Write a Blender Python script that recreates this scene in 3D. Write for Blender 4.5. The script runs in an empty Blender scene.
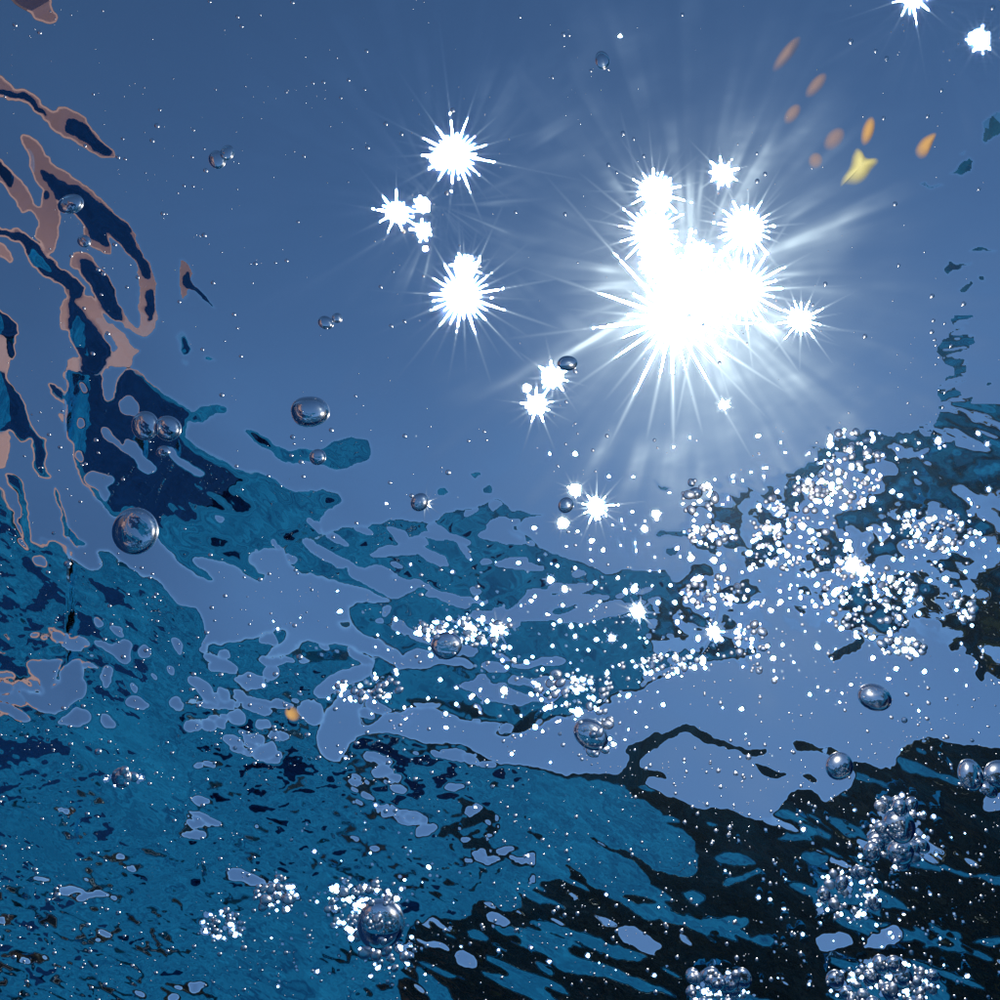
import bpy, bmesh, math, random
import numpy as np
from mathutils import Vector, Matrix

random.seed(7)
RNG = np.random.default_rng(11)
scene = bpy.context.scene
COL = scene.collection

# ------------------------------------------------------------------ camera
PITCH = math.radians(43.3)                 # camera axis, measured from the zenith
K = math.tan(math.radians(25.0))           # half field of view
DEPTH = 0.60                               # water surface this far above the camera
IOR = 1.33
FWD = np.array([0, math.sin(PITCH), math.cos(PITCH)])
UP = np.array([0, -math.cos(PITCH), math.sin(PITCH)])
RIGHT = np.array([1.0, 0, 0])

def ray(px, py):
    """Unit view direction through a point of the 1000 x 1000 photograph."""
    px = np.asarray(px, float); py = np.asarray(py, float)
    x = (px - 500) / 500 * K; y = -(py - 500) / 500 * K
    v = FWD + x[..., None] * RIGHT + y[..., None] * UP
    return v / np.linalg.norm(v, axis=-1, keepdims=True)

cam_data = bpy.data.cameras.new('camera')
cam = bpy.data.objects.new('camera', cam_data); COL.objects.link(cam)
cam_data.sensor_fit = 'HORIZONTAL'
cam_data.angle = math.radians(50.0)
cam_data.clip_start = 0.01; cam_data.clip_end = 3000
cam.rotation_euler = (math.pi - PITCH, 0, 0)
scene.camera = cam

# ------------------------------------------------------------------ light
d0 = ray(690, 292)
s_xy = IOR * d0[:2]
SUN = np.array([s_xy[0], s_xy[1], math.sqrt(1 - s_xy @ s_xy)])   # direction to the sun, in air
sun_el = math.asin(SUN[2]); sun_az = math.atan2(SUN[0], SUN[1])
world = bpy.data.worlds.new('World'); scene.world = world; world.use_nodes = True
wn = world.node_tree.nodes; wl = world.node_tree.links
sky = wn.new('ShaderNodeTexSky'); sky.sky_type = 'NISHITA'; sky.sun_disc = False
sky.sun_elevation = sun_el; sky.sun_rotation = sun_az
sky.air_density = 1.0; sky.dust_density = 0.0; sky.ozone_density = 4.0; sky.altitude = 2500
wl.new(sky.outputs[0], wn['Background'].inputs[0])
wn['Background'].inputs[1].default_value = 0.15
sun_data = bpy.data.lights.new('sun', 'SUN')
sun_data.energy = 5.0; sun_data.angle = math.radians(0.5); sun_data.color = (1.0, 0.93, 0.85)
sun = bpy.data.objects.new('sun', sun_data); COL.objects.link(sun)
sun.rotation_euler = Vector(-SUN).to_track_quat('-Z', 'Y').to_euler()
scene.view_settings.view_transform = 'Standard'
scene.view_settings.look = 'None'
scene.view_settings.gamma = 1.0
scene.view_settings.use_curve_mapping = False
scene.view_settings.exposure = -0.90
cy = scene.cycles
cy.max_bounces = 12; cy.transmission_bounces = 12; cy.glossy_bounces = 6; cy.diffuse_bounces = 2
cy.sample_clamp_indirect = 5.0
cy.caustics_reflective = False; cy.caustics_refractive = True
cy.blur_glossy = 0.0
cy.use_denoising = True

# ------------------------------------------------------------------ helpers
def link(name, me, parent=None, loc=None):
    o = bpy.data.objects.new(name, me); COL.objects.link(o)
    if parent is not None: o.parent = parent
    if loc is not None: o.location = loc
    return o

def tag(o, label=None, cat=None, group=None, kind=None):
    for k, v in (('label', label), ('category', cat), ('group', group), ('kind', kind)):
        if v: o[k] = v
    return o

def mesh_from(name, verts, faces, mat=None, smooth=False):
    me = bpy.data.meshes.new(name)
    me.from_pydata([tuple(v) for v in verts], [], faces)
    if mat: me.materials.append(mat)
    if smooth: me.polygons.foreach_set('use_smooth', [True] * len(me.polygons))
    me.update()
    return me

def box(verts, faces, lo, hi, M=None):
    b = len(verts)
    for z in (lo[2], hi[2]):
        for x, y in ((lo[0], lo[1]), (hi[0], lo[1]), (hi[0], hi[1]), (lo[0], hi[1])):
            v = Vector((x, y, z)); verts.append(tuple(M @ v) if M else tuple(v))
    for f in ((3, 2, 1, 0), (4, 5, 6, 7), (0, 1, 5, 4), (1, 2, 6, 5), (2, 3, 7, 6), (3, 0, 4, 7)):
        faces.append(tuple(b + i for i in f))

def tube(verts, faces, p, q, r0, r1, n=7):
    p = Vector(p); q = Vector(q); ax = (q - p).normalized()
    s = ax.orthogonal().normalized(); t = ax.cross(s); b = len(verts)
    for c, r in ((p, r0), (q, r1)):
        for k in range(n):
            a = 2 * math.pi * k / n
            verts.append(tuple(c + r * (math.cos(a) * s + math.sin(a) * t)))
    for k in range(n):
        j = (k + 1) % n
        faces.append((b + k, b + j, b + n + j, b + n + k))
    faces.append(tuple(b + n + k for k in range(n)))

def principled(name, colour, rough=0.7, scale=8.0, var=0.25, bump=0.0):
    m = bpy.data.materials.new(name); m.use_nodes = True
    nt = m.node_tree; b = nt.nodes['Principled BSDF']
    tc = nt.nodes.new('ShaderNodeTexCoord'); nz = nt.nodes.new('ShaderNodeTexNoise')
    nz.inputs['Scale'].default_value = scale; nz.inputs['Detail'].default_value = 5
    mix = nt.nodes.new('ShaderNodeMix'); mix.data_type = 'RGBA'
    mix.inputs[6].default_value = (*[c * (1 - var) for c in colour], 1)
    mix.inputs[7].default_value = (*[min(1, c * (1 + var)) for c in colour], 1)
    nt.links.new(tc.outputs['Object'], nz.inputs['Vector'])
    nt.links.new(nz.outputs[0], mix.inputs[0]); nt.links.new(mix.outputs[2], b.inputs['Base Color'])
    b.inputs['Roughness'].default_value = rough
    if bump:
        bp = nt.nodes.new('ShaderNodeBump'); bp.inputs['Strength'].default_value = bump
        nt.links.new(nz.outputs[0], bp.inputs['Height']); nt.links.new(bp.outputs[0], b.inputs['Normal'])
    return m

# ------------------------------------------------------------------ the water surface: how steep it stands where
LO, HI, N = -60.0, 1060.0, 1000            # vertices are spaced evenly as seen from below
ax = np.linspace(LO, HI, N)
STEP = ax[1] - ax[0]
PX, PY = np.meshgrid(ax, ax)

def noise(sx, sy, rot=0.0, seed=0, ox=0, X=None, Y=None):
    """Smooth value noise in -1..1 with cells sx by sy, turned by rot degrees."""
    X = PX if X is None else X; Y = PY if Y is None else Y
    r = math.radians(rot); c, s = math.cos(r), math.sin(r)
    u = (c * X + s * Y) / sx + 97.3; v = (-s * X + c * Y) / sy + 61.7
    rg = np.random.default_rng(seed + 1000)
    T = rg.uniform(-1, 1, (256, 256))
    iu = np.floor(u).astype(np.int64); iv = np.floor(v).astype(np.int64)
    fu = u - iu; fv = v - iv
    fu = fu * fu * fu * (fu * (fu * 6 - 15) + 10); fv = fv * fv * fv * (fv * (fv * 6 - 15) + 10)
    iu &= 255; iv &= 255; ju = (iu + 1) & 255; jv = (iv + 1) & 255
    return (T[iv, iu] * (1 - fu) + T[iv, ju] * fu) * (1 - fv) + (T[jv, iu] * (1 - fu) + T[jv, ju] * fu) * fv

def fbm(sx, sy, rot=0.0, seed=0, octaves=4, gain=0.55):
    out = 0; a = 1; tot = 0
    for k in range(octaves):
        out = out + a * noise(sx / 2 ** k, sy / 2 ** k, rot + 7 * k, seed + 31 * k); tot += a; a *= gain
    return out / tot * 1.6

def sstep(a, b, x):
    t = np.clip((x - a) / (b - a), 0, 1); return t * t * (3 - 2 * t)

def boxblur(A, k):
    for ax_ in (0, 1):
        P = np.concatenate([np.repeat(np.take(A, [0], ax_), k, ax_), A, np.repeat(np.take(A, [-1], ax_), k + 1, ax_)], ax_)
        C = np.cumsum(P, ax_)
        n = A.shape[ax_]
        A = (np.take(C, range(2 * k, 2 * k + n), ax_) - np.take(C, range(0, n), ax_)) / (2 * k)
    return A
D = ray(PX, PY)
TH0 = np.degrees(np.arccos(D[..., 2]))
WX = PX + 3.0 * fbm(30, 20, 20, 1, 4, 0.6) + 1.1 * fbm(9, 6, 25, 3, 2)
WY = PY + 3.0 * fbm(30, 20, 20, 2, 4, 0.6) + 1.1 * fbm(9, 6, 25, 4, 2)

def sdf(pts, margin=14.0):
    """Signed distance (positive inside) of the ripple outline, and the grid window it fills."""
    P = np.array(pts, float)
    for _ in range(2 if len(P) < 90 else 1):            # round the corners
        Q = np.roll(P, -1, 0)
        P = np.stack([.77 * P + .23 * Q, .23 * P + .77 * Q], 1).reshape(-1, 2)
    x0, y0 = P.min(0) - margin - 5; x1, y1 = P.max(0) + margin + 5
    i0 = max(0, int((x0 - LO) / STEP)); i1 = min(N, int((x1 - LO) / STEP) + 2)
    j0 = max(0, int((y0 - LO) / STEP)); j1 = min(N, int((y1 - LO) / STEP) + 2)
    if i1 <= i0 or j1 <= j0: return None
    X = WX[j0:j1, i0:i1]; Y = WY[j0:j1, i0:i1]
    dist = np.full(X.shape, margin * margin); ins = np.zeros(X.shape, bool)
    for k in range(len(P)):
        a = P[k]; b = P[(k + 1) % len(P)]
        lo = np.minimum(a, b) - margin - 5; hi = np.maximum(a, b) + margin + 5
        ci0 = max(i0, int((lo[0] - LO) / STEP)); ci1 = min(i1, int((hi[0] - LO) / STEP) + 2)
        cj0 = max(j0, int((lo[1] - LO) / STEP)); cj1 = min(j1, int((hi[1] - LO) / STEP) + 2)
        if ci1 > ci0 and cj1 > cj0:
            s = (slice(cj0 - j0, cj1 - j0), slice(ci0 - i0, ci1 - i0))
            vx = b[0] - a[0]; vy = b[1] - a[1]; L2 = vx * vx + vy * vy + 1e-9
            t = np.clip(((X[s] - a[0]) * vx + (Y[s] - a[1]) * vy) / L2, 0, 1)
            d2 = (X[s] - a[0] - t * vx) ** 2 + (Y[s] - a[1] - t * vy) ** 2
            dist[s] = np.minimum(dist[s], d2)
        if a[1] != b[1] and cj1 > cj0:
            r = slice(cj0 - j0, cj1 - j0); yy = Y[r]
            cond = (a[1] > yy) != (b[1] > yy)
            ins[r] ^= cond & (X[r] < (b[0] - a[0]) * (yy - a[1]) / (b[1] - a[1]) + a[0])
    d = np.sqrt(dist)
    return (slice(j0, j1), slice(i0, i1)), np.where(ins, d, -d)

# incidence angle on the local facet: below 41 open sky, 42 to 48.7 what stands round the pool, above that the
# surface turns into a mirror of the pool itself
TT = np.linspace(-45, 48.7, 1500)
GT = np.degrees(np.arcsin(np.clip(IOR * np.sin(np.radians(TT)), -1, 1))) - TT     # bend of a ray that leaves at incidence TT
def at_elev(q, th0):
    """Incidence at which the ray leaves the water q degrees above the horizon; below 2 degrees the facet is a mirror."""
    t = np.minimum(np.interp(90 - np.maximum(q, 2) - th0, GT, TT), 48.55)
    return np.where(np.asarray(q) < 2, 49.6 + (2 - np.asarray(q)) * 0.35, t)
CALM = TH0 + 1.3 * fbm(170, 90, 20, 5, 3)
LEFT = sstep(260, 120, PX)
LOWSKY = at_elev(28 + 13 * LEFT + 9 * sstep(95, 25, PX) * sstep(420, 250, PY) + 2.5 * fbm(120, 60, 15, 6, 3), TH0)
T = -np.log(np.exp(-CALM / 1.2) + np.exp(-LOWSKY / 1.2)) * 1.2

def mirror(t_in, m, pts):
    """A steep ripple that mirrors the pool, with a rim m wide that shows the surroundings."""
    r = sdf(pts)
    if r is None: return
    w, sd = r
    if t_in < 49:                                   # not a mirror: the facet shows what stands q degrees up
        tt = at_elev(np.full(sd.shape, float(t_in)), TH0[w])
    else:
        q = np.interp(sd, [-m, 0.0], [12.0, 3.0])
        tt = np.where(sd < 0.4, at_elev(q, TH0[w]), np.interp(sd, [0.4, 2.0, 7.0], [49.8, min(t_in, 51.2), t_in]))
    k = sstep(-m - 1.4, -m + 0.4, sd)
    T[w] = T[w] * (1 - k) + tt * k

def level(t_in, pts, soft=1.6, grow=0.0):
    r = sdf(pts)
    if r is None: return
    w, sd = r
    k = sstep(-soft, soft, sd + grow)
    tt = at_elev(t_in + (12 * LEFT[w] if t_in == SKY else np.zeros(sd.shape)), TH0[w]) if t_in < 49 else t_in
    T[w] = T[w] * (1 - k) + tt * k

NAVY, BLUE, SKY, PINK, DARK = 57.0, 51.5, 28.5, 18.0, 5.0

# lower left: the broad rippled mirror
mirror(BLUE, 3.2, [(-70,470),(0,487),(8,505),(14,530),(22,548),(34,545),(44,550),(55,541),(66,553),(74,562),(86,568),(100,572),(106,567),(98,556),(101,552),(113,557),(119,566),(130,571),(140,577),(152,581),(162,590),(174,603),(186,608),(199,609),(203,621),(205,636),(199,648),(198,655),(209,655),(211,643),(222,648),(240,643),(256,640),(276,632),(288,631),(285,641),(272,648),(262,655),(276,660),(287,659),(293,652),(300,645),(312,643),(325,648),(345,646),(365,656),(385,662),(396,670),(384,682),(368,690),(345,690),(330,705),(322,722),(315,735),(318,755),(330,765),(344,762),(352,746),(366,736),(384,735),(402,739),(422,746),(442,750),(456,747),(472,753),(484,759),(496,766),(512,765),(530,772),(556,777),(576,777),(600,781),(622,784),(650,790),(675,803),(700,812),(740,818),(800,850),(1150,900),(1150,1150),(-70,1150)])
# fine ripples over it
rip = fbm(24, 8, 16, 41, 4, 0.6)
rip2 = fbm(36, 9, -24, 43, 4, 0.6)
wl_ = sstep(640, 720, PY) * (1 - sstep(380, 560, PX)) + 0.55 * sstep(560, 600, PY) * (1 - sstep(60, 130, PX)) + 0.8 * sstep(725, 760, PY) * (1 - sstep(480, 560, PX)) * sstep(300, 360, PX) * (1 - sstep(820, 850, PY))
wl_ = np.clip(wl_, 0, 1)
inm = sstep(48.0, 50.5, T)
T += inm * wl_ * 6.5 * np.maximum(fbm(120, 44, 24, 149, 4, .6) + .05, 0)
T += inm * wl_ * np.maximum(6.0 * rip + 4.5 * rip2 + 1.2, -7.0)
T += inm * (1 - wl_) * (1.6 * fbm(34, 10, 14, 47, 4, .65) + .4)
swl = fbm(58, 17, 10 , 141, 3, .55) + .35 * fbm(22, 9, -16, 143, 2, .5)
band = np.clip(sstep(620, 650, PY) * (1 - sstep(730, 775, PY)) * (1 - sstep(270, 330, PX)) + sstep(725, 750, PY) * (1 - sstep(815, 850, PY)) * sstep(320, 370, PX) * (1 - sstep(470, 520, PX)), 0, 1)
cut = 1.16 - .54 * band - .17 * wl_
sky_in = (inm > .5) & (swl > cut) & (wl_ > .05); rim_in = (inm > .5) & (swl > cut - .26) & (wl_ > .05) & ~sky_in
T = np.where(rim_in, at_elev(5.0 + 4 * rip, TH0), T); T = np.where(sky_in, at_elev(31 + 3 * rip, TH0), T)
lin = np.abs(fbm(62, 16, 18, 145, 3, .6)); lin2 = np.abs(fbm(40, 11, -20, 147, 3, .6))
T = np.where((inm > .5) & (lin < .075 * wl_), at_elev(5.0, TH0), T)
T = np.where((inm > .5) & (lin2 < .20 * wl_) & ~sky_in & ~rim_in, T + 6.5, T)
for t_in, s, pts in (
    (NAVY, 9, [(20,555),(60,572),(100,585),(150,585),(200,612),(203,640),(196,660),(175,690),(185,740),(150,745),(120,700),(95,668),(88,640),(70,610),(35,580)]),
    (BLUE, 5, [(40,562),(70,570),(100,590),(106,606),(80,600),(50,582)]),
    (BLUE, 5, [(70,596),(95,598),(104,612),(90,610)]),
    (NAVY, 8, [(60,690),(110,680),(165,700),(200,760),(190,830),(130,850),(110,790),(60,740)]),
    (NAVY, 9, [(220,935),(300,920),(330,990),(420,1010),(200,1010)]),
    (BLUE, 6, [(250,900),(330,900),(340,940),(290,950)]),
    (NAVY, 8, [(0,800),(60,830),(100,900),(40,880),(0,860)])):
    level(t_in, pts, s)
HOLES = [
 [(95,638),(110,644),(114,648),(122,641),(131,646),(131,660),(126,665),(118,655),(110,648),(97,643)],
 [(111,624),(120,627),(125,635),(118,635)],[(95,619),(105,625),(100,628)],[(53,633),(65,634),(65,641),(56,641)],
 [(33,555),(47,561),(47,567),(36,565)],[(141,655),(146,646),(151,658),(143,660)],[(104,673),(108,666),(112,675),(111,687),(105,687)],
 [(171,639),(178,641),(182,652),(178,657),(173,648)],[(167,667),(173,670),(172,678),(166,675)],[(149,675),(155,678),(154,683)],
 [(131,683),(139,690),(136,693)],[(189,679),(201,683),(201,691),(191,687)],[(128,707),(132,699),(140,698),(151,706),(148,708)],
 [(172,703),(178,699),(187,707),(182,710)],[(101,716),(110,719),(116,726),(107,725)],[(186,721),(200,725),(203,733),(188,730)],
 [(28,664),(60,660),(62,668),(52,680),(50,690),(58,683),(68,668),(76,662),(84,664),(84,680),(86,690),(78,700),(65,708),(55,713),(40,710),(28,703),(18,692),(24,690),(40,696),(45,694),(42,680),(30,674)],
 [(-10,681),(12,685),(10,693),(-10,696)],[(-10,703),(12,706),(25,715),(31,723),(20,721),(5,714)],[(60,722),(75,710),(87,712),(91,725),(75,728),(62,726)],
 [(236,680),(248,673),(263,678),(262,686),(252,688),(240,683)],[(262,672),(270,666),(279,671),(278,681),(268,681)],
 [(189,680),(200,681),(209,687),(213,698),(221,706),(210,703),(200,693)],[(217,689),(227,692),(231,703),(222,701)],
 [(221,653),(231,654),(231,662),(224,660)],[(229,714),(240,710),(247,720),(236,726)],[(218,720),(228,721),(227,729),(219,728)],
 [(204,723),(215,723),(220,732),(205,731)],[(255,720),(269,721),(269,727),(258,727)],[(222,735),(240,737),(245,746),(230,746)],
 [(316,692),(325,680),(345,672),(360,665),(375,668),(370,677),(350,685),(335,692),(325,700),(315,697)],
 [(298,708),(315,701),(326,712),(322,723),(305,723)],[(252,757),(262,746),(278,742),(276,760),(258,764)],
 [(16,540),(28,541),(28,549),(20,547)],[(40,540),(49,540),(48,547)],
 [(380,812),(390,808),(400,811),(396,817),(384,819)],[(416,828),(430,826),(440,829),(432,835),(418,836)],[(404,818),(418,816),(422,822),(408,824)],
 [(445,785),(460,786),(470,790),(458,794),(446,792)],[(390,786),(402,785),(412,790),(398,793)],[(372,772),(384,768),(396,772),(380,778)],[(464,758),(474,756),(482,764),(470,764)]]
for h in HOLES: level(6.0, h, 1.4, 2.0)
for h in HOLES: level(SKY, h, 1.6)
mirror(DARK, 1.0, [(436,838),(452,828),(470,820),(486,809),(495,812),(499,828),(494,832),(488,818),(472,826),(455,834)])
mirror(DARK, 1.0, [(462,849),(472,841),(482,840),(490,830),(496,832),(486,844),(474,850)])

# the navy and teal mass left of the middle
mirror(NAVY, 2.4, [(84,358),(103,358),(105,392),(110,402),(119,394),(121,377),(129,368),(142,376),(158,391),(175,403),(190,412),(194,420),(185,428),(184,438),(195,447),(210,456),(225,463),(240,473),(262,477),(285,486),(308,497),(330,490),(342,497),(341,506),(318,518),(323,533),(318,546),(300,551),(275,551),(262,552),(248,556),(258,572),(268,577),(258,580),(246,570),(236,564),(222,561),(204,557),(193,556),(197,566),(208,575),(214,581),(205,581),(192,573),(182,562),(172,552),(165,545),(158,540),(152,520),(130,512),(118,516),(108,506),(98,494),(90,486),(84,477),(79,466),(75,456),(78,448),(72,441),(66,432),(68,415),(64,404),(56,398),(49,390),(52,388),(60,394),(66,398),(68,385),(68,370),(78,365)])
level(BLUE, [(158,515),(190,525),(205,515),(245,480),(290,490),(330,496),(318,540),(260,549),(200,552),(170,545)], 7)
level(NAVY, [(185,490),(230,490),(255,505),(250,516),(215,510),(190,502)], 4)
level(NAVY - 1, [(178,532),(220,536),(236,546),(205,549)], 3)
level(NAVY - 1, [(270,530),(300,530),(312,540),(285,546)], 3)
level(NAVY - 2, [(272,486),(288,492),(296,503),(280,498)], 3)
for h in ([(120,402),(132,400),(139,408),(136,416),(128,414),(121,409)],
          [(102,428),(108,432),(115,440),(122,448),(128,441),(138,444),(144,452),(145,460),(155,466),(160,470),(152,476),(143,470),(136,460),(126,452),(115,446),(106,440)],
          [(169,446),(176,448),(182,458),(192,466),(205,473),(200,476),(188,470),(177,460)],
          [(88,475),(95,473),(105,473),(117,476),(115,485),(105,490),(113,498),(108,502),(102,492),(92,484)],
          [(77,422),(83,419),(86,428),(80,431)], [(82,383),(87,385),(88,393),(84,391)],
          [(105,366),(118,371),(118,390),(110,401),(105,392)], [(79,455),(84,453),(85,461),(80,461)], [(216,516),(226,519),(222,522)]):
    level(SKY, h, 1.9)
mirror(BLUE, 1.2, [(192,418),(200,410),(214,407),(229,411),(228,416),(214,418),(205,424),(194,424)])
mirror(BLUE + .5, 1.2, [(245,431),(252,430),(262,437),(275,448),(290,453),(305,450),(320,450),(335,446),(350,441),(368,442),(372,450),(371,463),(355,467),(338,472),(325,466),(310,462),(290,465),(275,458),(260,447),(250,438)])
level(NAVY, [(248,431),(262,438),(276,449),(270,452),(256,442)], 2)

# the left edge: ripples rimmed with the pink of the house
for t_in, m, pts in (
    (PINK, 0.5, [(8,-10),(10,0),(20,6),(31,13),(46,22),(54,24),(58,19),(55,8),(49,-10)]),
    (PINK, 0.6, [(-20,72),(0,80),(10,86),(22,91),(32,95),(40,104),(50,114),(56,117),(60,111),(66,108),(73,112),(82,119),(92,129),(103,141),(112,151),(116,156),(110,161),(98,157),(88,149),(75,142),(65,136),(50,125),(38,114),(28,104),(15,100),(-20,92)]),
    (PINK, 0.6, [(20,138),(30,139),(40,146),(48,155),(54,165),(64,175),(80,184),(95,194),(108,206),(120,216),(130,228),(140,242),(147,258),(155,278),(159,295),(159,315),(154,333),(146,337),(141,333),(142,320),(141,300),(138,280),(133,262),(125,250),(118,243),(110,236),(114,252),(108,254),(100,251),(88,243),(84,236),(82,226),(78,218),(74,210),(66,206),(60,198),(50,198),(42,190),(35,180),(33,165),(28,150)]),
    (PINK, 0.5, [(-10,158),(0,160),(8,168),(18,180),(26,186),(30,192),(33,200),(37,206),(43,207),(44,196),(50,193),(58,198),(60,212),(59,228),(60,242),(58,254),(50,255),(42,245),(37,235),(40,225),(38,215),(33,209),(26,214),(22,216),(17,205),(10,195),(5,185),(-10,178)]),
    (PINK, 0.5, [(73,300),(80,295),(92,296),(100,305),(103,318),(108,327),(115,325),(125,333),(130,345),(138,350),(146,354),(135,357),(134,366),(120,367),(104,366),(103,358),(113,354),(118,350),(112,342),(108,332),(105,340),(98,335),(94,325),(84,318),(78,308)]),
    (PINK, 0.5, [(119,303),(126,315),(140,328),(148,333),(144,338),(132,332),(120,322)]),
    (PINK, 0.5, [(72,266),(78,252),(86,250),(93,258),(88,264),(80,271)]),
    (PINK, 0.5, [(62,285),(68,296),(70,310),(72,325),(66,333),(61,325),(62,308),(65,300)]),
    (PINK, 0.5, [(-10,240),(0,243),(8,248),(15,262),(14,268),(6,260),(-10,250)]),
    (PINK, 0.5, [(178,256),(190,263),(193,275),(191,290),(188,303),(184,303),(181,290),(180,275)]),
    (PINK, 0.4, [(178,334),(184,332),(188,338),(184,342),(180,352),(178,345)]),
    (PINK, 0.4, [(180,358),(189,362),(187,366),(180,363)]),
    (PINK, 0.5, [(-10,330),(18,338),(16,350),(12,365),(10,375),(-10,378)]),
    (PINK, 0.5, [(-10,430),(8,434),(9,455),(6,470),(-10,468)]),
    (PINK, 0.4, [(57,412),(67,416),(66,426),(60,424)]),
    (PINK, 0.4, [(68,357),(82,361),(81,373),(70,370)]),
    (PINK, 0.4, [(17,518),(23,518),(24,528),(19,527)]),
    (NAVY, 0.8, [(-10,92),(3,92),(8,90),(17,93),(24,95),(32,100),(40,110),(50,119),(46,118),(36,110),(28,102),(20,98),(10,97),(-10,97)]),
    (NAVY, 0.8, [(66,127),(70,121),(78,123),(88,129),(100,141),(113,152),(108,157),(98,151),(88,142),(78,138),(70,134)]),
    (NAVY, 0.8, [(41,169),(48,175),(58,181),(70,186),(85,192),(97,200),(110,210),(122,219),(132,233),(139,247),(145,262),(151,280),(147,283),(140,274),(134,258),(127,247),(117,238),(106,232),(111,246),(104,246),(92,241),(84,228),(80,215),(75,212),(65,205),(60,200),(52,192),(45,183)]),
    (NAVY, 0.6, [(147,288),(155,290),(156,302),(153,315),(150,322),(148,310),(146,298)]),
    (NAVY, 0.6, [(42,194),(48,193),(51,199),(48,202),(44,199)]),
    (NAVY, 2.5, [(-10,228),(0,229),(10,231),(22,233),(32,240),(40,250),(50,258),(58,266),(66,273),(75,280),(84,290),(80,296),(73,300),(78,308),(85,320),(95,328),(100,338),(114,352),(104,356),(103,362),(103,375),(84,372),(82,360),(78,352),(72,335),(70,325),(71,308),(70,292),(62,284),(50,277),(40,272),(34,262),(28,252),(24,243),(14,237),(-10,233)]),
    (NAVY, 3.2, [(82,262),(88,262),(96,268),(105,277),(112,290),(117,303),(119,312),(125,321),(115,320),(106,314),(102,300),(95,290),(88,280),(84,272)]),
    (NAVY, 0.6, [(185,268),(190,280),(199,290),(208,298),(219,308),(214,309),(204,300),(192,292),(185,287)]),
    (NAVY, 1.0, [(182,340),(186,336),(191,349),(188,354),(181,353)]),
    (NAVY, 1.0, [(203,358),(212,359),(217,362),(208,362)]),
    (NAVY, 2.5, [(-10,300),(0,310),(8,318),(16,328),(18,336),(8,338),(-10,332)]),
    (NAVY, 0.6, [(8,343),(14,350),(19,362),(14,360),(8,350)]),
    (NAVY, 1.2, [(-10,371),(2,371),(8,372),(12,385),(18,395),(25,405),(29,415),(32,428),(38,436),(45,440),(48,450),(46,466),(48,472),(54,479),(42,480),(37,472),(37,458),(34,448),(30,438),(22,443),(16,436),(8,428),(3,434),(-10,430)]),
    (NAVY, 1.0, [(6,475),(16,477),(24,492),(27,505),(30,530),(32,548),(24,548),(21,520),(23,506),(18,494),(9,485)]),
    (NAVY - 2, 1.0, [(54,490),(58,490),(62,502),(66,520),(71,535),(78,543),(87,545),(86,549),(72,550),(67,540),(63,528),(61,514),(57,500)])):
    mirror(t_in, m, pts)

# the teal swell in the middle
mirror(BLUE - .6, 3.0, [(318,545),(328,537),(342,532),(372,529),(392,523),(406,521),(422,525),(436,524),(450,516),(470,512),(484,508),(498,500),(512,512),(530,516),(520,522),(512,530),(528,539),(545,553),(558,559),(575,562),(592,566),(606,580),(622,576),(640,574),(665,574),(690,578),(720,583),(745,580),(760,592),(755,610),(756,625),(752,640),(756,655),(745,657),(720,660),(700,662),(690,668),(672,675),(655,680),(640,688),(620,690),(612,700),(600,706),(585,707),(570,720),(555,716),(540,725),(520,733),(505,738),(498,732),(515,720),(490,722),(470,718),(450,712),(430,706),(410,708),(390,710),(375,720),(365,725),(360,712),(372,695),(388,680),(400,672),(420,671),(438,664),(455,668),(470,670),(480,666),(465,655),(440,655),(415,660),(400,650),(380,640),(362,632),(352,622),(352,612),(362,606),(380,606),(395,600),(388,594),(372,588),(352,583),(338,582),(320,578),(300,572),(290,565),(285,552),(300,545)])
wc = np.exp(-((PX - 500) / 190) ** 2 - ((PY - 610) / 85) ** 2)
in_c = (T > 49) & (wc > .12)
T += sstep(48, 50.5, T) * wc * (1.3 * fbm(36, 16, 40, 51, 4, .65) + 0.2)
swy = PY + .0013 * (PX - 520) ** 2
sw2 = noise(58, 12, 6, 161, X=PX, Y=swy) + .5 * noise(27, 8, 8, 162, X=PX, Y=swy) + .3 * fbm(20, 9, -30, 163, 2, .5)
s2 = in_c & (sw2 > .60); r2 = in_c & (sw2 > .44) & ~s2
T = np.where(r2, at_elev(5.0 + 4 * fbm(20, 9, 0, 165, 2), TH0), T); T = np.where(s2, at_elev(31.0, TH0), T)
ln3 = np.abs(fbm(64, 24, 22, 167, 3, .6)); ln4 = np.abs(fbm(46, 17, -28, 169, 3, .6))
T = np.where(in_c & (ln3 < .06) & ~s2, at_elev(5.0, TH0), T); T = np.where(in_c & (ln4 < .13) & ~s2 & ~r2, T + 5, T)
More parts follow.
